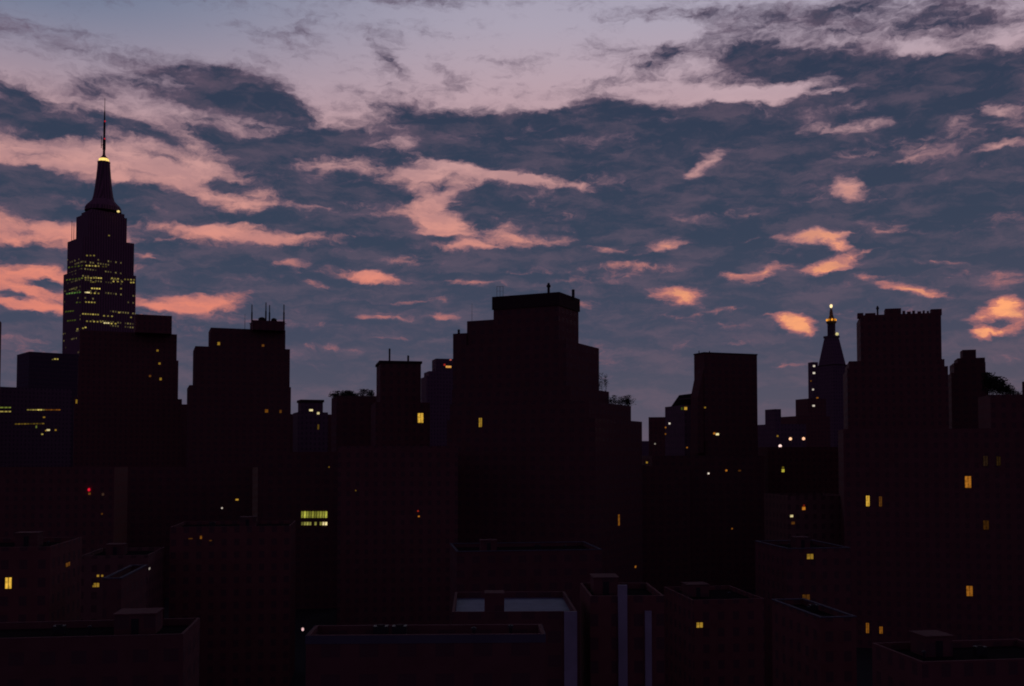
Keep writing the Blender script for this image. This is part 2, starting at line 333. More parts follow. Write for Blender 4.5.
def ring_band(x0, x1, y0, y1, z0, z1, out, th=.0):
    """a cornice: a hollow rectangular band just outside the wall"""
    bm = bmesh.new()
    box(bm, x0 - out, x1 + out, y0 - out, y0 - .003, z0, z1); box(bm, x0 - out, x1 + out, y1 + .003, y1 + out, z0, z1)
    box(bm, x0 - out, x0 - .003, y0 - .003, y1 + .003, z0, z1); box(bm, x1 + .003, x1 + out, y0 - .003, y1 + .003, z0, z1)
    return bm

# ------------------------------------------------------------------ buildings
def fit(xl, xr, ytop, Y, phi, depth):
    """rectangle turned by phi, nearest corner at distance Y, whose roof spans image columns xl..xr"""
    u = Vector((math.cos(phi), math.sin(phi), 0)); v = Vector((-math.sin(phi), math.cos(phi), 0))
    z = at((xl + xr) / 2, ytop, Y).z
    Wd = (xr - xl) / F * Y; cx = ((xl + xr) / 2 - 512) / F * Y
    for it in range(60):
        cs = [u * (a * Wd / 2) + v * (b * depth / 2) for a in (-1, 1) for b in (-1, 1)]
        cy = Y - min(q.y for q in cs)
        pts = [Vector((cx, cy, z)) + q for q in cs]
        xs = [proj(p)[0] for p in pts]; lo, hi = min(xs), max(xs)
        cx += ((xl + xr) / 2 - (lo + hi) / 2) / F * Y * .8
        nw = Wd + ((xr - xl) - (hi - lo)) / F * Y * .7
        if nw < 2.0: nw = 2.0; depth *= .85
        Wd = nw
    return Vector((cx, cy, 0)), Wd, depth, z
TIERS = []       # (building, inverse matrix, x0,x1,y0,y1,z0,z1)
BUILD = {}
def building(key, name, label, tiers, Y, phi=15, m='brown', cat='building', group=None, roofm='tar', coping=None):
    """tiers, lowest first: dict(x=(left,right), top=row, back=metres behind the front, depth=, cornice=, m=)"""
    ph = R(phi); inv = None; root = None; prev = None
    for k, t_ in enumerate(tiers):
        d = t_.get('depth', 24.)
        c_, Wd, d, z = fit(t_['x'][0], t_['x'][1], t_['top'], Y + t_.get('back', 0.), ph, d)
        if root is None:
            root = empty(name, c_, ph, label, cat, group); Mw = Matrix.Translation(c_) @ Matrix.Rotation(ph, 4, 'Z'); inv = Mw.inverted()
        lc = inv @ c_
        x0, x1, y0, y1 = lc.x - Wd / 2, lc.x + Wd / 2, lc.y - d / 2, lc.y + d / 2
        under = t_.get('on', k - 1)
        z0 = -.5 if k == 0 else TIERS[-(k - under)][7] - .95
        mm_ = MT[t_.get('m', m)]
        pt = .35 if Wd > 3 else .15
        link('wall', shell(x0, x1, y0, y1, z0, z, pt), mm_, root)
        link('roof', bxm(x0 + pt + .003, x1 - pt - .003, y0 + pt + .003, y1 - pt - .003, z - 1.2, z - .9), MT[t_.get('roofm', roofm)], root)
        cp = t_.get('coping', coping)
        if cp: 
            b_ = bmesh.new()
            e = .12
            box(b_, x0 - e, x1 + e, y0 - e, y0 + pt + e, z + .003, z + .18); box(b_, x0 - e, x1 + e, y1 - pt - e, y1 + e, z + .003, z + .18)
            box(b_, x0 - e, x0 + pt + e, y0 + pt + e + .003, y1 - pt - e - .003, z + .003, z + .18); box(b_, x1 - pt - e, x1 + e, y0 + pt + e + .003, y1 - pt - e - .003, z + .003, z + .18)
            link('coping', b_, MT[cp], root)
        if t_.get('cornice'):
            h_, out = t_['cornice']; link('cornice', ring_band(x0, x1, y0, y1, z - h_, z - .02, out), MT[t_.get('cm', 'soffit')], root)
        TIERS.append((root, inv, x0, x1, y0, y1, z0, z))
    BUILD[key] = dict(root=root, inv=inv, tiers=TIERS[-len(tiers):], Y=Y)
    return root

def first_hit(x, y):
    """which wall the line of sight through an image point meets first"""
    d = ray(x, y); best = None
    for T in TIERS:
        root, inv, x0, x1, y0, y1, z0, z1 = T
        o = inv @ CAM; dd = inv.to_3x3() @ d
        tn, tf, ax = -1e9, 1e9, None
        for i, (a, b) in enumerate(((x0, x1), (y0, y1), (z0, z1))):
            if abs(dd[i]) < 1e-9: continue
            ta, tb = (a - o[i]) / dd[i], (b - o[i]) / dd[i]
            if ta > tb: ta, tb = tb, ta
            if ta > tn: tn, ax = ta, i
            tf = min(tf, tb)
        if tn < tf and tn > 0 and (best is None or tn < best[0]): best = (tn, T, ax, o + dd * tn, dd)
    return best
def lit(x, y, wpx, hpx, rgb, s, frame=False, name='window'):
    h = first_hit(x, y)
    if h is None or h[2] == 2: print('no wall for light', x, y); return
    t_, T, ax, p, dd = h
    root = T[0]
    wd = wpx / F * t_; hg = hpx / F * t_
    cosn = abs(dd[ax]) / math.hypot(dd[0], dd[1]); wd = wd / max(cosn, .3)
    sg = -1 if dd[ax] > 0 else 1
    def slab(wa, ha, d0, d1):
        a, b = sorted((sg * d0, sg * d1))
        return bxm(-wa / 2, wa / 2, a, b, -ha / 2, ha / 2) if ax == 1 else bxm(a, b, -wa / 2, wa / 2, -ha / 2, ha / 2)
    if frame:
        fr = slab(wd + .24, hg + .24, .004, .06); f = link(name, fr, MT['soffit'], root, p)
        link('pane', slab(wd, hg, .063, .09), glowm(rgb, s), f)
        link('mullion', slab(.1, hg, .093, .12), MT['soffit'], f)
    else:
        link(name, slab(wd, hg, .01, .1), glowm(rgb, s), root, p)

T_ = lambda xl, xr, top, back=0., depth=24., **k: dict(x=(xl, xr), top=top, back=back, depth=depth, **k)

# --- far skyline
building('edge_l', 'tower', 'sliver of a dark tower at the extreme left edge of the photo', [T_(-40, 1.5, 316, 0, 30)], 700, 20, 'umber', 'tower')
building('left_blue', 'office_building', 'flat topped bluish office block just left of the spired skyscraper', [T_(17, 80, 351.5, 0, 40)], 860, 40, 'glass')
building('left_low', 'office_building', 'lower dark office block at far left with broken rows of lit windows', [T_(-30, 72, 386, 0, 40)], 760, 40, 'grey')
building('behind_l', 'apartment_building', 'low dark block filling the gap left of the tower with four masts', [T_(165, 215, 404, 0, 20)], 700, 20, 'umber')
building('esb_front', 'stepped_building', 'dark stepped building standing in front of the right foot of the spired skyscraper',
         [T_(74, 182, 397, 0, 34), T_(78, 178.5, 357, 2, 30), T_(79.5, 177, 330, 4, 26), T_(134, 172, 314, 7, 16)], 560, 24, 'brown')
building('masts', 'apartment_tower', 'broad dark tower with four thin masts on its roof',
         [T_(187, 291, 385, 0, 34), T_(193, 290, 346, 2, 30), T_(208.5, 285.5, 327.5, 5, 22), T_(250, 285, 320, 6, 16)], 520, 20, 'umber', 'tower')
building('small_lit', 'apartment_tower', 'small distant tower with two bright lights under its flat top',
         [T_(293, 328, 412, 0, 24), T_(298, 323, 399.5, 3, 16, cornice=(1.6, .7))], 650, 20, 'grey', 'tower')
building('fill', 'apartment_building', 'low dark building behind the small tower with two bright lights', [T_(285, 341, 414, 0, 16)], 700, 15, 'brown')
building('far_pale', 'stepped_building', 'hazy stepped building with a warm lit strip, tucked behind the central block',
         [T_(421, 470, 376, 0, 30), T_(424, 466, 371, 2, 26), T_(432, 464, 358.5, 4, 20)], 900, 15, 'grey')
building('garden', 'apartment_building', 'dark flat building with a shrubby roof garden left of the corniced tower', [T_(331.5, 379, 395.5, 0, 26)], 420, 15, 'umber')
building('corniced', 'apartment_tower', 'plain dark tower with a thin cornice and two vent pipes on its roof',
         [T_(371, 430, 402, 0, 26), T_(376.5, 421, 360.5, 2, 20, cornice=(.9, .45))], 380, 12, 'brown', 'tower')
building('central', 'apartment_building', 'massive dark stepped apartment block in the middle of the skyline',
         [T_(447, 642, 418, 0, 48), T_(450, 631, 401, 1.5, 42), T_(452, 609, 386, 6, 37), T_(453, 599, 340, 8, 31), T_(453, 487, 333, 25, 16),
          T_(467, 560, 317, 14.5, 24, on=3), T_(493.5, 578.5, 292, 10, 18, on=3, cornice=(4.6, .4))], 330, -26, 'umber')
building('gap_far', 'building', 'distant low building closing the bottom of the narrow street gap', [T_(630, 662, 441, 0, 30)], 1500, 15, 'grey')
building('gap_right', 'apartment_building', 'low dark building on the right side of the narrow street gap', [T_(648.5, 672, 417, 0, 30)], 620, -14, 'brown')
building('gabled', 'apartment_building', 'dark building with a small peaked roof, left of the flat slab tower',
         [T_(665, 702, 405, 0, 24), T_(679, 700, 397.5, 2, 16)], 500, 15, 'grey')
building('slab', 'apartment_tower', 'plain flat topped slab tower standing alone right of the street gap',
         [T_(690, 758, 440, -2, 16), T_(694, 757, 352, 0, 9, cornice=(.6, .2))], 450, 20, 'umber', 'tower')
building('lowA', 'apartment_building', 'low stepped dark building immediately right of the slab tower',
         [T_(757, 806, 424, 0, 26), T_(765, 781, 409, 3, 14)], 700, 15, 'grey')
building('lowB', 'apartment_building', 'dark stepped building at the foot of the pinnacled clock tower',
         [T_(778, 830, 416, 0, 28), T_(795.5, 826, 398.5, 3, 18)], 760, 15, 'brown')
building('lights', 'hoist_tower', 'thin dark tower with a vertical string of white lights beside the pinnacled tower', [T_(808, 818, 362, 0, 7)], 850, 12, 'grey', 'tower')
building('right', 'apartment_tower', 'big square dark tower with a cluttered crenellated roof at right',
         [T_(843, 948, 366, 0, 40), T_(845, 944.5, 359, 2, 36), T_(856.5, 941, 312.5, 4, 28)], 400, -16, 'brown', 'tower')
building('right_step', 'stepped_building', 'dark building with an uneven stepped top right of the square tower',
         [T_(946, 988, 372, 0, 22), T_(949.5, 985.5, 362, 2, 18), T_(954, 985, 357.5, 3, 14), T_(960, 976, 349.5, 4, 9)], 430, -18, 'umber')
building('right_wide', 'apartment_building', 'wide dark apartment block at right with scattered orange windows',
         [T_(838, 1085, 428, 0, 22), T_(978, 1085, 393.5, 3, 18)], 300, -14, 'brown')
building('edge_r', 'tower', 'sliver of a dark tower at the extreme right edge of the photo', [T_(1022, 1060, 379, 0, 14)], 345, 12, 'umber', 'tower')

# --- nearer roofs in the dark
INF = [
 ('f1', 'dark low block at left carrying a tiny red beacon', (-40, 128), 468, 350, 'brown'),
 ('f2', 'dark building at the left edge with one bright yellow window', (-60, 82), 548, 180, 'red'),
 ('f3', 'dark building with a small cluster of pale windows at lower left', (80, 165), 556, 240, 'tan'),
 ('f4', 'dark block below the tower with four masts, two pinprick lights on it', (128, 258), 468, 420, 'umber'),
 ('f5', 'dark low building with a faint row of orange lights at left', (170, 296), 527, 260, 'red'),
 ('f6', 'dark block with two rows of greenish yellow strip windows', (262, 346), 452, 390, 'umber'),
 ('f7', 'dark block below the corniced tower with one small red light', (338, 458), 446, 320, 'brown'),
 ('f12', 'dark building below the street gap with a thin orange slit of light', (596, 690), 466, 430, 'umber'),
 ('f14', 'dark block below the slab tower with a row of pinprick lights', (640, 764), 456, 440, 'umber'),
 ('f15', 'dark flat roofed block carrying three bright lamps', (752, 842), 447, 470, 'brown'),
 ('f16', 'dark building with small orange lights below the three lamps', (764, 850), 496, 330, 'tan'),
 ('f11', 'dark building with a pale roof edge behind the silver roof', (450, 602), 552, 230, 'umber'),
 ('f17', 'dark building with two dim brown windows at lower right', (755, 850), 549, 235, 'brown'),
 ('f13', 'dark low building with one small yellow window below the slab tower', (664, 764), 600, 205, 'red'),
 ('f18', 'dark near roof with a faint pale edge at lower right', (772, 856), 618, 165, 'red'),
 ('f20', 'dark near building at bottom left corner', (-60, 200), 640, 120, 'umber'),
 ('f21', 'dark low building with a pale roof edge at lower left', (103, 147), 579, 175, 'umber'),
 ('f19', 'dark near roof with a faint bluish deck at bottom right', (872, 1080), 662, 120, 'brown'),
]
for key, lab, (xa, xb), top, Y, m in INF:
    cop = 'pale' if key in ('f11', 'f17', 'f18', 'f21') else None
    building(key, 'low_building', lab, [T_(xa, xb, top, 0, 20 if Y > 150 else 12)], Y, 8, m, coping=cop, group='dark lower buildings')
# the silver-roofed house in the middle foreground, its white end bay and a dark bulkhead
b = building('silver', 'low_building', 'near building with a bluish silver roof and a white painted end bay', [T_(452, 577, 612, 0, 19, roofm='silver')], 135, 2, 'umber', group='dark lower buildings')
x0, x1, y0, y1, z0, z1 = BUILD['silver']['tiers'][0][2:]
link('painted_bay', bxm(x1 - 1.75, x1 - .02, y0 - .25, y0 - .003, 0, z1 + .003), MT['white'], b)
link('bulkhead', bxm(x0 + 4.4, x0 + 7.1, y0 + 2, y0 + 5, z1 - .898, z1 + 2.2), MT['umber'], b)
b = building('flues', 'low_building', 'near dark building with two pale vertical flues at bottom centre', [T_(580, 664, 596, 0, 14)], 142, 2, 'red', group='dark lower buildings')
x0, x1, y0, y1, z0, z1 = BUILD['flues']['tiers'][0][2:]
for px, wpx, ty in ((622.5, 9, 586), (648, 6.5, 612)):
    h = first_hit(px, 660); p = h[3]; wd = wpx / F * h[0]; zt = at(px, ty, h[0]).z
    link('flue', bxm(p.x - wd / 2, p.x + wd / 2, y0 - .5, y0 - .003, 0, zt), MT['white'], b)
b = building('near', 'low_building', 'nearest dark rooftop at bottom centre with a thin pale parapet line', [T_(306, 545, 635.5, 0, 5.5, cornice=(.8, .06), cm='pale')], 95, 2, 'umber', group='dark lower buildings')

# bulkheads, cooling units and vents on the nearer roofs
def clutter(key, seed, units):
    rg = random.Random(seed); B = BUILD[key]; x0, x1, y0, y1, z0, z1 = B['tiers'][0][2:]; z = z1 - .898
    for kind, fx, fy in units:
        x, y = x0 + (x1 - x0) * fx, y0 + (y1 - y0) * fy
        if kind == 'bulkhead':
            a, b_ = 1.6 + rg.random(), 1.4 + rg.random() * .8; bm = bxm(x - a, x + a, y - b_, y + b_, z, z + 2.5)
            box(bm, x - a - .15, x + a + .15, y - b_ - .15, y + b_ + .15, z + 2.503, z + 2.66); o = link('bulkhead', bm, MT['umber'], B['root'])
            link('door', bxm(x - .45, x + .45, y - b_ - .06, y - b_ - .003, z, z + 2.0), MT['metal'], o)
        elif kind == 'cooler':
            bm = bxm(x - .7, x + .7, y - .5, y + .5, z + .3, z + 1.3)
            for i in (-1, 1):
                for j in (-1, 1): box(bm, x + i * .6 - .05, x + i * .6 + .05, y + j * .4 - .05, y + j * .4 + .05, z, z + .297)
            o = link('cooling_unit', bm, MT['metal'], B['root'])
            link('fan', lathe(bmesh.new(), [(.42, z + 1.303), (.42, z + 1.4), (.36, z + 1.41)], 14, x, y), MT['soffit'], o)
        else:
            link('vent', lathe(bmesh.new(), [(.16, z), (.16, z + .9), (.3, z + .95), (.26, z + 1.15), (.05, z + 1.25)], 10, x, y), MT['metal'], B['root'])
for key, seed, un in (('near', 1, (('cooler', .3, .5), ('cooler', .38, .5), ('vent', .7, .4), ('vent', .86, .6))), ('f20', 2, (('bulkhead', .75, .65), ('vent', .55, .5), ('cooler', .42, .5))),
                      ('f19', 3, (('bulkhead', .3, .7), ('cooler', .55, .5), ('vent', .15, .4))), ('f17', 4, (('bulkhead', .55, .6), ('vent', .3, .5))), ('f18', 5, (('vent', .4, .5), ('cooler', .62, .55))),
                      ('f13', 6, (('bulkhead', .3, .6), ('vent', .7, .4))), ('f11', 7, (('bulkhead', .25, .55), ('cooler', .6, .5), ('vent', .8, .5))), ('flues', 8, (('bulkhead', .3, .65),)),
                      ('f2', 9, (('bulkhead', .6, .6), ('vent', .85, .4))), ('f3', 10, (('bulkhead', .35, .6),)), ('f5', 11, (('bulkhead', .6, .6), ('cooler', .3, .5)))):
    clutter(key, seed, un)

# peaked roof of the grey building, lean-to roof beside the slab tower
def prism(bm, x0, x1, y0, y1, z0, z1, ridge):
    v = [bm.verts.new(p) for p in ((x0, y0, z0), (x1, y0, z0), (ridge, y0, z1), (x0, y1, z0), (x1, y1, z0), (ridge, y1, z1))]
    for f in ((0, 1, 2), (5, 4, 3), (0, 2, 5, 3), (1, 4, 5, 2), (0, 3, 4, 1)): bm.faces.new([v[i] for i in f])
    return bm
B = BUILD['gabled']; x0, x1, y0, y1, z0, z1 = B['tiers'][0][2:]
link('roof', prism(bmesh.new(), x0 + 2, x0 + 9.5, y0 + 2, y1 - 3, z1 + .003, z1 + 6.2, x0 + 6.7), MT['tar'], B['root'])
B = BUILD['slab']; x0, x1, y0, y1, z0, z1 = B['tiers'][1][2:]
zb, zt = at(690, 398, 455).z, at(693, 369, 455).z
bm = bmesh.new(); xl = x0 - 3.2
v = [bm.verts.new(p) for p in ((xl, y0 + .6, zb - 25), (x0 - .01, y0 + .6, zb - 25), (x0 - .01, y0 + .6, zt), (xl, y0 + .6, zb), (xl, y0 + 7, zb - 25), (x0 - .01, y0 + 7, zb - 25), (x0 - .01, y0 + 7, zt), (xl, y0 + 7, zb))]
for f in ((0, 1, 2, 3), (7, 6, 5, 4), (0, 3, 7, 4), (1, 5, 6, 2), (3, 2, 6, 7), (0, 4, 5, 1)): bm.faces.new([v[i] for i in f])
link('stair_wing', bm, MT['umber'], B['root'])

# ------------------------------------------------------------------ the spired skyscraper
YE = 1000.
building('spire', 'skyscraper', 'tall setback skyscraper with a lit ring under its antenna spire at left',
         [T_(61, 137.5, 385, 0, 50, m='stone_lit'), T_(63.5, 136, 269, 1.5, 47, m='stone_lit'), T_(67.5, 134.2, 236, 4, 42, m='stone_lit'), T_(76.3, 127, 212, 8, 33, m='stone'), T_(81.5, 124.5, 208.8, 12, 27, m='stone')], YE, 44, 'stone', 'skyscraper')
B = BUILD['spire']; root = B['root']; inv = B['inv']
x0, x1, y0, y1, z0, z1 = B['tiers'][4][2:]
YM = (root.matrix_basis @ Vector(((x0 + x1) / 2, (y0 + y1) / 2, 0))).y
def zy(y): return at(104, y, YM).z
pc = inv @ Vector((at(103.6, 180, YM).x, YM, 0)); k_ = YM / F
prof = [(17.4, 212), (17, 208), (15.9, 206.2), (13, 203.4), (10.6, 200.5), (9.4, 196), (8.3, 189), (7.5, 182), (6.8, 175), (6.2, 168), (5.9, 163.5), (6.1, 163.2), (6.1, 162), (4.7, 161.8)]
bm = lathe(bmesh.new(), [(r * k_, zy(y)) for r, y in prof], 16, pc.x, pc.y); link('mooring_mast', bm, MT['stone'], root)
bm = lathe(bmesh.new(), [(4.7 * k_, zy(161.7)), (4.9 * k_, zy(161)), (4.9 * k_, zy(159.6)), (4.3 * k_, zy(158.8))], 16, pc.x, pc.y); link('lamp_ring', bm, glowm((255, 214, 120), 1.5), root)
bm = lathe(bmesh.new(), [(4.3 * k_, zy(158.7)), (3.4 * k_, zy(157.6)), (2 * k_, zy(156.4)), (1.5 * k_, zy(155))], 16, pc.x, pc.y); link('dome', bm, MT['stone'], root)
bm = lathe(bmesh.new(), [(1.35 * k_, zy(155)), (1.2 * k_, zy(150)), (1.6 * k_, zy(149.5)), (1.6 * k_, zy(140)), (1.05 * k_, zy(139)), (1.1 * k_, zy(123)), (.75 * k_, zy(122)), (.6 * k_, zy(112)), (.35 * k_, zy(111)), (.22 * k_, zy(98))], 8, pc.x, pc.y); an = link('antenna', bm, MT['metal'], root)
link('side_aerial', lathe(bmesh.new(), [(.35 * k_, zy(149)), (.35 * k_, zy(137))], 6, pc.x - 3.2 * k_, pc.y - 1), MT['metal'], an)
link('bracket', bxm(pc.x - 3.4 * k_, pc.x - 1.3 * k_, pc.y - 1.2, pc.y - .8, zy(146), zy(145.5)), MT['metal'], an)
for yy in (121.5, 139):
    link('beacon', lathe(bmesh.new(), [(.4, zy(yy) - .8), (1.1, zy(yy)), (.4, zy(yy) + .8)], 8, pc.x, pc.y - 1.3), glowm((230, 40, 60), .6), an)
for px, ya, yb in ((72, 222, 241), (74, 224, 241)):
    p = inv @ at(px, ya, YM - 4); zt = zy(ya)
    tz = B['tiers'][2][7]
    link('aerial', lathe(bmesh.new(), [(.32, tz - .95), (.25, zt)], 6, p.x, p.y), MT['metal'], root)
p = inv @ at(118.3, 211.5, YM - 16)
bm = lathe(bmesh.new(), [(.6, p.z - 1.0), (1.5, p.z - .4), (1.5, p.z + .5), (.5, p.z + 1.1)], 8, p.x, p.y); link('floodlight', bm, glowm((255, 225, 140), 1.1), root)
link('floodlight_post', lathe(bmesh.new(), [(.2, B['tiers'][3][7] - .95), (.2, p.z - 1.05)], 6, p.x, p.y), MT['metal'], root)

# rows of lit office windows: (row, first column, last column, count, slope, colour, strength)
GR, YL, WH = (175, 190, 80), (240, 215, 110), (255, 236, 170)
rows = [(255.5, 87, 94, 3, 0, YL, .3), (266.5, 69, 82, 5, -.14, GR, .16), (265.8, 86.5, 98.5, 5, .04, YL, .55), (266.6, 103, 106, 2, 0, YL, .12),
        (279, 67, 82, 6, -.12, GR, .22), (277.8, 85.5, 91, 3, .05, YL, .4), (278, 94, 101, 4, .03, YL, .6), (278.5, 112, 118, 3, .1, YL, .35), (281.5, 113.5, 122, 3, .03, YL, .5), (279.6, 125, 134, 4, .05, YL, .3), (282.5, 131, 133.5, 2, 0, YL, .6),
        (282, 91, 95, 3, 0, YL, .15), (288.5, 92, 99.5, 4, .05, YL, .75), (289.5, 75.5, 75.5, 1, 0, GR, .25), (293, 67, 80, 6, -.12, (150, 215, 100), .3), (292.4, 85.5, 89, 3, .05, WH, .9), (293.2, 91, 98.5, 3, .05, YL, .45),
        (302.4, 77, 80, 2, 0, GR, .14), (302.2, 86, 94.5, 4, .05, YL, .4), (311.3, 66, 73, 4, -.1, GR, .16), (314.2, 83, 98, 7, .05, YL, .55), (316, 104, 112, 3, .05, YL, .3), (312.5, 119, 119, 1, 0, YL, .5), (317.3, 131, 133, 1, 0, YL, .3),
        (320.5, 68, 75, 4, -.1, GR, .12), (321.5, 87, 101, 5, .05, YL, .45), (323, 104.5, 108.5, 3, .02, WH, 1.1), (323.6, 111.5, 115.5, 2, .02, YL, .8), (329, 77.5, 78, 1, 0, YL, .3), (327.8, 83, 85.5, 2, -.3, YL, .55), (288.6, 121, 121, 1, 0, YL, .2), (235.5, 109, 109, 1, 0, YL, .25)]
for y, xa, xb, n, sl_, cc, s in rows:
    for i in range(n):
        x = xa if n == 1 else xa + (xb - xa) * i / (n - 1)
        lit(x, y + sl_ * (x - (xa + xb) / 2), 1.5, 1.25, cc, round(s * rnd.choice((.55, .8, 1.15)), 2))

# ------------------------------------------------------------------ the pinnacled clock tower
YC = 950.
b = building('clock', 'clock_tower', 'pointed clock tower with a golden lantern and a bright lamp on its tip', [T_(816.5, 846.5, 364, 0, 26, m='grey', cornice=(1, .25))], YC, 20, 'grey', 'tower')
B = BUILD['clock']; inv = B['inv']; x0, x1, y0, y1, z0, z1 = B['tiers'][0][2:]
cx, cy = (x0 + x1) / 2, (y0 + y1) / 2
YT = (b.matrix_basis @ Vector((cx, cy, 0))).y
def zt_(y): return at(832, y, YT).z
pcx = cx + (832.2 - 831.6) * YT / F; kk = YT / F
def pyramid(bm, cx, cy, hx0, hy0, z0, hx1, hy1, z1):
    a = [bm.verts.new((cx + i * hx0, cy + j * hy0, z0)) for i, j in ((-1, -1), (1, -1), (1, 1), (-1, 1))]
    c = [bm.verts.new((cx + i * hx1, cy + j * hy1, z1)) for i, j in ((-1, -1), (1, -1), (1, 1), (-1, 1))]
    for k in range(4): bm.faces.new((a[k], a[(k + 1) % 4], c[(k + 1) % 4], c[k]))
    bm.faces.new(a[::-1]); bm.faces.new(c)
    return bm
hw, hd = (x1 - x0) / 2 - .8, (y1 - y0) / 2 - .8
link('pyramid_roof', pyramid(bmesh.new(), pcx, cy, hw, hd, z1 + .003, 5.0 * kk, 5.0 * kk, zt_(338)), MT['grey'], b)
link('gallery', pyramid(bmesh.new(), pcx, cy, 5.6 * kk, 5.6 * kk, zt_(338) + .003, 5.6 * kk, 5.6 * kk, zt_(336)), MT['grey'], b)
bm = bmesh.new()
for k in range(8):
    a = math.pi / 4 * k; lathe(bm, [(.5, zt_(336) + .003), (.5, zt_(324))], 6, pcx + 3.4 * kk * math.cos(a), cy + 3.4 * kk * math.sin(a))
lathe(bm, [(2.6 * kk, zt_(336) + .003), (2.6 * kk, zt_(324))], 8, pcx, cy)
link('cupola', bm, MT['grey'], b)
link('gilded_balcony', lathe(bmesh.new(), [(4 * kk, zt_(323.9)), (5 * kk, zt_(322.5)), (5 * kk, zt_(321.2)), (4.4 * kk, zt_(321.1))], 16, pcx, cy), MT['copper'], b)
for k in range(8):
    a = math.pi / 4 * k + .3
    link('balcony_lamp', lathe(bmesh.new(), [(.3, zt_(321) - .2), (.85, zt_(320.6)), (.85, zt_(319.4)), (.3, zt_(318.9))], 8, pcx + 4.3 * kk * math.cos(a), cy + 4.3 * kk * math.sin(a)), glowm((255, 165, 50), 1.3 if k % 2 else .6), b)
link('spire', lathe(bmesh.new(), [(3.4 * kk, zt_(321)), (3.0 * kk, zt_(318)), (2 * kk, zt_(316)), (1.6 * kk, zt_(312)), (1.1 * kk, zt_(309.5)), (.8 * kk, zt_(308))], 12, pcx, cy), MT['copper'], b)
link('tip_lamp', lathe(bmesh.new(), [(.4, zt_(307.9)), (1.1, zt_(307.2)), (1.35, zt_(305.9)), (1.1, zt_(304.8)), (.4, zt_(304.2))], 12, pcx, cy), glowm((255, 225, 165), 1.6), b)
link('gallery_lamp', lathe(bmesh.new(), [(.4, zt_(335.9)), (1.5, zt_(335)), (1.4, zt_(333.4)), (.4, zt_(332.8))], 10, pcx + 3.2 * kk, cy - 4.6 * kk), glowm((235, 220, 150), .9), b)

# ------------------------------------------------------------------ all other lit windows (image spots, found on the wall they shine from)
OR, AM, DK = (240, 150, 50), (245, 190, 70), (190, 120, 50)
big = [(8.5, 583, 5.5, 11, AM, .9), (420.5, 418, 5.5, 9.5, AM, .75), (480.5, 422.5, 3, 9, AM, .35), (867.8, 501, 3.2, 10.5, AM, .75), (880.5, 501.5, 2.6, 10, DK, .18), (968, 482, 5.5, 11.5, OR, .42),
       (985.5, 461, 4, 10, (150, 110, 80), .055), (998.5, 461, 3.5, 9, (150, 110, 60), .06), (986, 525, 5, 9, DK, .07), (969.5, 591, 5.6, 10, OR, .3), (867.5, 628, 2.8, 10, OR, .22), (881, 630, 3, 7, OR, .22),
       (810, 556.5, 6, 5, AM, .28), (806, 599, 7, 9, DK, .12), (699.5, 625, 6, 5, AM, .4), (67.5, 564.5, 4, 4, DK, .2), (96.5, 585, 5, 4, AM, .3)]
for a in big: lit(*a, frame=True)
WT = (255, 240, 220)
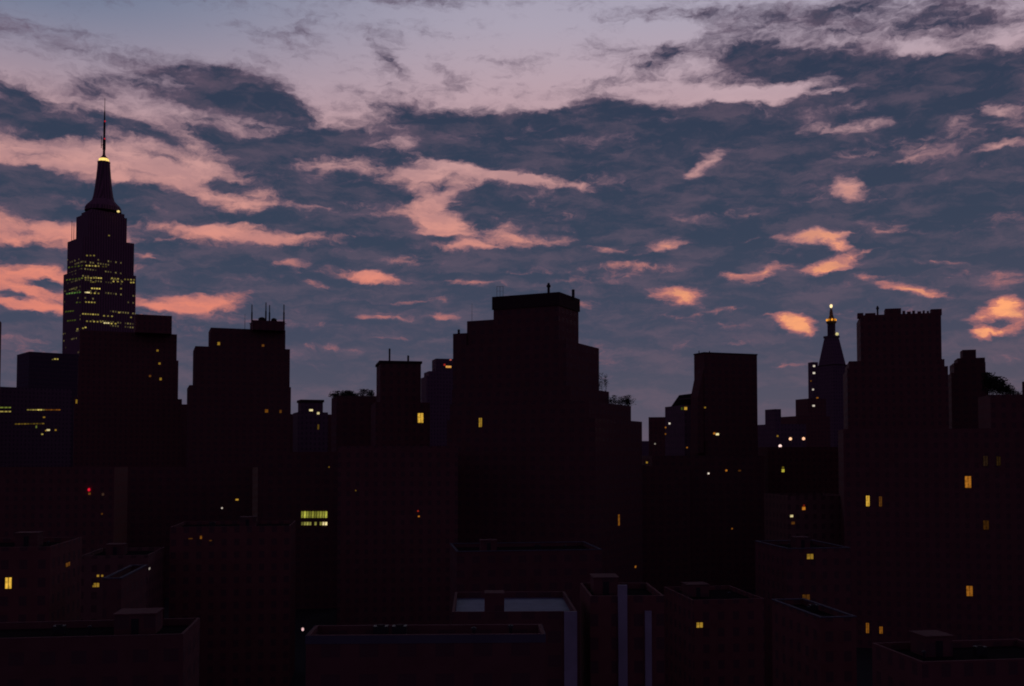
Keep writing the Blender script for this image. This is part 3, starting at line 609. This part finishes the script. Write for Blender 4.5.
small = [(157.5, 350.5, 2, 2, AM, .22), (159.5, 363.5, 2, 2, AM, .25), (160.6, 379, 2, 2.5, AM, .28), (150, 376, 2, 2, DK, .2), (76.5, 401.5, 1.5, 4, AM, .25),
         (218.7, 343.6, 2.4, 3, AM, .3), (263, 345.5, 2.4, 2.2, DK, .22), (266.5, 411, 3, 3.2, OR, .16), (280.5, 411.5, 2, 3, DK, .18),
         (311, 410.2, 3.6, 2, WH, .9), (318.2, 413.2, 2.5, 2.2, WH, .7), (318.3, 427, 1.5, 5, AM, .1), (448.5, 366.8, 5.5, 2, (255, 180, 90), .75), (444.5, 364.8, 1.8, 1.8, (235, 60, 50), .45), (450.5, 357.8 + 2, 2, 1.3, (240, 120, 110), .5),
         (685.6, 408.4, 2.8, 2.8, AM, .55), (682, 408.6, 1.5, 2.5, (130, 150, 50), .2), (686.5, 401.5, 3, 1.6, OR, .12), (705, 407.5, 1.6, 1.6, AM, .25), (669.6, 423.5, 1.7, 1.7, WT, .8), (665.7, 427.5, 1.3, 1.5, OR, .35), (665.6, 434, 1.3, 1.5, OR, .2), (655, 443.8, 1.4, 1.4, WT, .25), (687, 447.5, 1.4, 1.4, OR, .3), (717.3, 434.2, 3, 2, WH, 1.0), (714.3, 433.4, 2, 1.8, OR, .5),
         (814, 366, 2, 1.8, WT, .7), (813.9, 373, 2.2, 1.8, WT, .8), (813, 389.5, 1.7, 1.7, WT, .55), (817.3, 397.8, 2, 1.2, OR, .3), (813.6, 405.7, 2.2, 1.7, WT, .7), (777.5, 436, 1.7, 1.7, AM, .25), (811, 381, 1.3, 1.3, OR, .15),
         (783, 470.6, 2.6, 3, (235, 220, 80), .55), (783, 467.5, 1.8, 2, (170, 150, 50), .25), (803.7, 508.4, 3, 3, OR, .55), (803.9, 505.6, 1.6, 2, (210, 60, 40), .2), (791.6, 516, 2.8, 2.2, WH, .7), (793, 523, 3.2, 2.6, DK, .15),
         (708.5, 473.4, 1.6, 1.6, WT, .9), (726.3, 470.4, 1.8, 1.8, OR, .45), (739.5, 470.6, 2.6, 1.5, DK, .12), (647, 462.5, 1.7, 1.7, AM, .4), (732, 528.6, 1.4, 1.4, OR, .2), (635.4, 566.8, 1.3, 2, OR, .3), (618.8, 520, 1.3, 11, OR, .22),
         (89.5, 493.6, 2.2, 2.2, DK, .22), (103, 494.3, 2, 2.5, (150, 110, 90), .14), (102, 513.8, 1.7, 1.7, DK, .12), (98, 575.7, 2, 2, AM, .35), (102.3, 575.7, 1.8, 1.8, AM, .28), (149.3, 568.6, 1.6, 2, WT, .3), (94, 586, 2.5, 2, AM, .2),
         (222, 508, 1.5, 1.5, WT, .55), (237, 499.6, 2.8, 1.6, AM, .5), (201, 537.4, 1.8, 3, OR, .2), (190.5, 538.6, 4, 1.1, DK, .12), (210.5, 540.5, 2.5, 1.1, DK, .12), (418, 511, 1.5, 1.4, (220, 60, 40), .4), (418.8, 516.3, 1.7, 1.4, OR, .45), (329, 467, 1.2, 1.4, AM, .12), (355.7, 490.5, 1.2, 1.2, AM, .12),
         (55, 359, 1.8, 1.2, YL, .55), (57.6, 359.1, 1.5, 1.2, YL, .5), (52.5, 359.5, 1.2, 1, YL, .15), (44, 417.2, 2, 1.4, AM, .25), (48.2, 430, 3, 1.7, WH, .7), (45.8, 430.6, 1.2, 1.2, AM, .4), (55.6, 430, 1.6, 1.6, AM, .3), (42.2, 434.2, 1.8, 1.4, YL, .4), (36.3, 426.8, 1.2, 2.5, GR, .3)]
for a in small: lit(*a)
for x in range(0, 11, 2):
    lit(x, 407.5, 1.6, 1.2, GR, rnd.choice((.2, .4))); lit(x, 411.5, 1.6, 1.2, YL, rnd.choice((.2, .45)))
for i in range(13):
    x = 28 + i * 2.6; lit(x, 409.8, 2, 1.1, YL if i < 7 else OR, (.25, .2, .35, .3, .9, .7, .2, .15, .12, .2, .1, .2, .25)[i])
for i in range(10): lit(16 + i * 3, 424 - i * .05, 2.2, 1.2, (200, 160, 60), rnd.choice((.08, .16, .26)))
# the two rows of strip windows
for i in range(10):
    x = 302.3 + i * 2.65
    lit(x, 514.5, 2.0, 6.5, (225, 225, 90), (.3, .7, .35, .2, .35, .18, .3, .4, .35, .6)[i]); 
    if i in (0, 1, 2, 3, 5, 7, 8, 9): lit(x, 523.6, 2.0, 3.2, (225, 220, 110) if i < 8 else WH, (.15, .35, .45, .3, 0, .3, 0, .3, .8, 1.1)[i])

# ------------------------------------------------------------------ roof furniture
def roof_z(key, k): return BUILD[key]['tiers'][k][7] - .9
def roof_y(key, k, f=.35):
    B = BUILD[key]; x0, x1, y0, y1 = B['tiers'][k][2:6]
    return (B['root'].matrix_basis @ Vector(((x0 + x1) / 2, y0 + (y1 - y0) * f, 0))).y
def mast(name, label, key, k, px, ytop, r, group=None, f=.4, cat='mast'):
    Y = roof_y(key, k, f); p = at(px, ytop, Y); z = roof_z(key, k)
    o = empty(name, (p.x, Y, z), 0, label, cat, group); h = p.z - z
    link('base_plate', bxm(-r * 3, r * 3, -r * 3, r * 3, 0, .12), MT['metal'], o)
    link('pole', lathe(bmesh.new(), [(r, .123), (r, h * .6), (r * .7, h * .61), (r * .6, h)], 8), MT['metal'], o)
    return o
ord_ = ['leftmost of the four masts on the broad tower roof', 'second mast from the left on the broad tower roof', 'third mast from the left, close to the second', 'rightmost mast on the broad tower roof']
for (px, yt), lb in zip(((252, 304.5), (266, 302.5), (269.6, 305), (284, 304.5)), ord_):
    mast('roof_mast', 'thin dark mast, ' + lb, 'masts', 3, px, yt, .42, 'masts on the broad tower')
mast('aerial', 'hair thin aerial left of the four masts', 'masts', 2, 245, 314, .12)
mast('aerial', 'hair thin aerial on the left shoulder of the central block', 'central', 5, 472, 303, .06, f=.3)
# domed vents and tanks on the tower with masts
def drum(name, label, key, k, px, ytop, rpx, cat, m='metal', group=None, f=.4):
    Y = roof_y(key, k, f); p = at(px, ytop, Y); z = roof_z(key, k); h = p.z - z; r = rpx / F * Y
    o = empty(name, (p.x, Y, z), 0, label, cat, group)
    link('tank_body', lathe(bmesh.new(), [(r, .6), (r, h * .75)], 14), MT[m], o)
    link('tank_cap', lathe(bmesh.new(), [(r * 1.06, h * .752), (r * .7, h * .9), (r * .15, h)], 14), MT['metal'], o)
    bm = bmesh.new()
    for a in range(4): box(bm, r * .6 * (1 if a & 1 else -1) - .1, r * .6 * (1 if a & 1 else -1) + .1, r * .6 * (1 if a & 2 else -1) - .1, r * .6 * (1 if a & 2 else -1) + .1, 0, .597)
    link('tank_stand', bm, MT['metal'], o)
    return o
drum('water_tank', 'squat dark tank bulging between the masts of the broad tower', 'masts', 3, 262, 317, 3.6, 'tank', 'soffit', f=.55)
drum('water_tank', 'smaller dark tank right of the middle masts of the broad tower', 'masts', 3, 274, 318, 2.8, 'tank', 'soffit', f=.5)
# vent pipes: a stack with a turning cowl
def vent(label, key, k, px, ytop, rpx, f=.3, group=None, cowl=True):
    Y = roof_y(key, k, f); p = at(px, ytop, Y); z = roof_z(key, k); h = p.z - z; r = rpx / F * Y
    o = empty('vent_pipe', (p.x, Y, z), 0, label, 'vent', group)
    link('stack', lathe(bmesh.new(), [(r * 1.5, 0), (r * 1.5, .15), (r, .2), (r, h * .72)], 12), MT['metal'], o)
    if cowl: link('cowl', lathe(bmesh.new(), [(r * 1.1, h * .723), (r * 1.7, h * .77), (r * 1.6, h * .86), (r * .9, h * .93), (r * .9, h)], 12), MT['metal'], o)
    else: link('rain_cap', lathe(bmesh.new(), [(r * .98, h * .723), (r * 1.05, h * .95), (r * .8, h)], 12), MT['metal'], o)
    return o
vent('taller left vent pipe on the plain corniced tower', 'corniced', 1, 389.6, 348.5, .9, cowl=False)
vent('short right vent pipe on the plain corniced tower', 'corniced', 1, 408.2, 355.5, 1.0, cowl=False)
vent('pot shaped vent at the middle of the central block roof', 'central', 6, 548.6, 283, 1.3)
vent('stubby vent at the right end of the central block roof', 'central', 6, 573.2, 289.5, 1.5, cowl=False)
vent('little chimney vent on the lowest left shoulder of the central block', 'central', 4, 458.8, 329.5, 1.2, cowl=False)
vent('tiny vent near the left corner of the slab tower roof', 'slab', 1, 699, 350.6, .45, cowl=False)
vent('tiny vent left of centre on the slab tower roof', 'slab', 1, 709.5, 351, .5, cowl=False)
vent('thin vent pipe rising left of the block on the square tower roof', 'right', 2, 877.5, 306, .9, cowl=True)
# little guard rail at the left of the central roof
Y = roof_y('central', 6, .2); o = empty('guard_rail', (at(500, 295, Y).x, Y, roof_z('central', 6)), 0, 'spindly guard rail at the left corner of the central block roof', 'railing')
zt = at(500, 286.5, Y).z - roof_z('central', 6)
for dx in (-1.1, 0, 1.1): link('post', lathe(bmesh.new(), [(.06, 0), (.06, zt - .05)], 6, dx), MT['metal'], o)
link('rail', bxm(-1.3, 1.3, -.05, .05, zt - .047, zt + .04), MT['metal'], o); link('rail', bxm(-1.3, 1.3, -.099, -.063, zt * .6, zt * .6 + .06), MT['metal'], o)
# cluttered parapet of the square tower: blocks and fins belong to the tower
B = BUILD['right']; x0, x1, y0, y1, z0, z1 = B['tiers'][2][2:]
k4 = 405 / F
def roofblock(pa, pb, ytop, name='bulkhead', dy=.6, dd=4.):
    pl, pr = at(pa, ytop, 409), at(pb, ytop, 409)
    a, c_ = B['inv'] @ pl, B['inv'] @ pr
    link(name, bxm(a.x, c_.x, y0 + dy, y0 + dy + dd, z1 - .898, pl.z), MT['brown'], B['root'])
roofblock(885.5, 901, 308.2, dd=6); roofblock(930, 940.2, 310.3); roofblock(858.2, 864, 311.6); roofblock(866, 876, 312)
for i, (a, c_, t_) in enumerate(((902.5, 905, 311), (907, 910.5, 311.8), (912, 914.5, 311.2), (917, 920.5, 312), (922, 924, 311.4), (926, 928, 312))): roofblock(a, c_, t_, 'merlon', .5, 1.2)

# three bright lamps on the block right of the slab tower
for px, py, lb, cc, s in ((780.2, 446, 'lowest and whitest of the three bright roof lamps', (255, 215, 205), 1.6), (790.4, 438.8, 'middle one of the three bright roof lamps', (255, 195, 150), 1.3), (803.6, 438.6, 'rightmost of the three bright roof lamps', (255, 190, 150), 1.3)):
    Y = roof_y('f15', 0, .25) if py > 440 else roof_y('f15', 0, .7); p = at(px, py, Y); z = roof_z('f15', 0)
    o = empty('roof_lamp', (p.x, Y, z), 0, lb, 'lamp', 'bright roof lamps'); r = 1.55 / F * Y
    link('post', lathe(bmesh.new(), [(.25, 0), (.25, .2), (.1, .25), (.1, max(.4, p.z - z - r * .98))], 8), MT['metal'], o)
    link('globe', lathe(bmesh.new(), [(r * math.cos(a), p.z - z + r * math.sin(a)) for a in [R(-80 + 20 * i) for i in range(9)]], 14), glowm(cc, s), o)
# red beacon on the left block, pink lamp on the nearest roof
p = first_hit(90, 490)
for name, px, py, key, rp, cc, s, lb in (('beacon_lamp', 89.6, 489.6, 'f1', 1.3, (255, 30, 60), .7, 'tiny red beacon on the dark block at left'), ('wall_lamp', 303.6, 628.5, 'near', 1.3, (255, 205, 205), .8, 'small pinkish white lamp at the left end of the nearest roof')):
    h = first_hit(px, py) or (120,); q = CAM + ray(px, py) * h[0]; q.y -= .5
    o = empty(name, q, 0, lb, 'lamp'); r = rp / F * q.y
    link('bulb', lathe(bmesh.new(), [(r * math.cos(a), 1.3 * r * math.sin(a)) for a in [R(-75 + 25 * i) for i in range(7)]], 10), glowm(cc, s), o)
    link('bracket', bxm(-.06, .06, r * .5, .6, -r * 1.9, -r * 1.25), MT['metal'], o)

# ------------------------------------------------------------------ roof garden trees and shrubs
def shrub(name, label, key, k, px, ytop, wpx, trunk=.15, n=700, seed=1, group=None, f=.3, sparse=1.):
    rg = random.Random(seed); Y = f if f > 5 else roof_y(key, k, f); p = at(px, ytop, Y); z = roof_z(key, k); h = p.z - z; rx = wpx / 2 / F * Y
    o = empty(name, (p.x, Y, z), rg.random() * 6, label, 'shrub' if h < 4 else 'tree', group)
    bm = bmesh.new(); tips = []
    lathe(bm, [(.12, 0), (.08, h * trunk), (.03, h * .8)], 7)
    for i in range(9):
        a = rg.random() * 6.28; ln = rx * (.4 + .5 * rg.random()); b0 = Vector((0, 0, h * (trunk * .6 + .3 * rg.random()))); b1 = b0 + Vector((math.cos(a) * ln, math.sin(a) * ln, h * (.15 + .4 * rg.random())))
        b1.z = min(b1.z, h * .97); tips.append(b1); s = (b1 - b0).cross(Vector((0, 0, 1))).normalized() * .03
        q = [bm.verts.new(v) for v in (b0 + s, b0 - s, b1 - s * .4, b1 + s * .4, b0 + Vector((0, 0, .06)), b1 + Vector((0, 0, .03)))]
        bm.faces.new((q[0], q[1], q[2], q[3])); bm.faces.new((q[1], q[4], q[5], q[2])); bm.faces.new((q[4], q[0], q[3], q[5]))
    link('trunk', bm, MT['bark'], o)
    bm = bmesh.new(); tips.append(Vector((0, 0, h * .9)))
    for i in range(n):
        c_ = rg.choice(tips); sd = rx * .3
        q = c_ + Vector((rg.gauss(0, sd), rg.gauss(0, sd), rg.gauss(0, h * .16)))
        q.z = min(max(q.z, h * trunk * .5), h * 1.03)
        s = (.2 + .25 * rg.random()) * max(.7, rx * .42)
        e1 = Vector((rg.gauss(0, 1), rg.gauss(0, 1), rg.gauss(0, 1))).normalized(); e2 = e1.orthogonal().normalized()
        v = [bm.verts.new(q + e1 * s), bm.verts.new(q + e2 * s * .5), bm.verts.new(q - e1 * s), bm.verts.new(q - e2 * s * .5)]
        bm.faces.new(v)
    link('crown', bm, MT['leaf'], o)
    return o
G1, G2, G3 = 'roof garden shrubs left of the corniced tower', 'plants on the right terraces of the central block', 'trees on the roof at far right'
shrub('roof_shrub', 'rounded dark shrub at the left corner of the roof garden', 'garden', 0, 339, 391.5, 15, seed=1, group=G1)
shrub('roof_shrub', 'bushy shrub in the middle of the roof garden', 'garden', 0, 348.5, 391, 12, seed=2, group=G1)
shrub('roof_shrub', 'low small shrub right of the middle of the roof garden', 'garden', 0, 356, 393, 9, seed=3, group=G1, n=250)
shrub('roof_shrub', 'ragged tallest shrub of the roof garden', 'garden', 0, 364, 389.5, 9, seed=4, group=G1)
shrub('roof_shrub', 'ragged shrub at the right end of the roof garden', 'garden', 0, 371.5, 390.5, 8, seed=5, group=G1)
shrub('terrace_tree', 'spindly little tree against the right wall of the central block', 'central', 2, 602, 374, 6, .3, 150, 6, G2, f=366.5)
shrub('terrace_tree', 'spindly little tree on the outer corner of the upper right terrace', 'central', 2, 606, 376, 5, .35, 130, 7, G2, f=368)
for i, (px, yt, lb) in enumerate(((613, 396, 'low planting at the inner end of the lower right terrace'), (619, 397.5, 'small bush left of the middle of the lower right terrace'), (624.5, 396.5, 'bush right of the middle of the lower right terrace'), (629, 395.5, 'pointed bush on the outer corner of the lower right terrace'))):
    shrub('terrace_bush', lb, 'central', 1, px, yt, 8, .12, 420, 20 + i, G2, f=(362, 365, 368, 370)[i])
for i, (px, yt, wp, lb) in enumerate(((989, 374, 13, 'tallest dark tree beside the stepped building at far right'), (996, 377.5, 13, 'second dark tree of the far right roof, sloping down to the right'), (1003, 381, 13, 'rounded dark tree on the far right roof'), (1008.5, 386, 9, 'lowest rounded tree at the right end of the roof planting'))):
    shrub('roof_tree', lb, 'right_wide', 1, px, yt, wp, .12, 1300, 40 + i, G3, f=.3)
shrub('roof_bush', 'low bush near the right edge of the far right roof', 'right_wide', 1, 1016, 391.5, 9, .2, 250, 50, G3, f=.3)

# ------------------------------------------------------------------ ground
bm = bmesh.new(); bmesh.ops.create_grid(bm, x_segments=8, y_segments=8, size=20000)
g = link('ground', bm, MT['asphalt']); g['kind'] = 'structure'
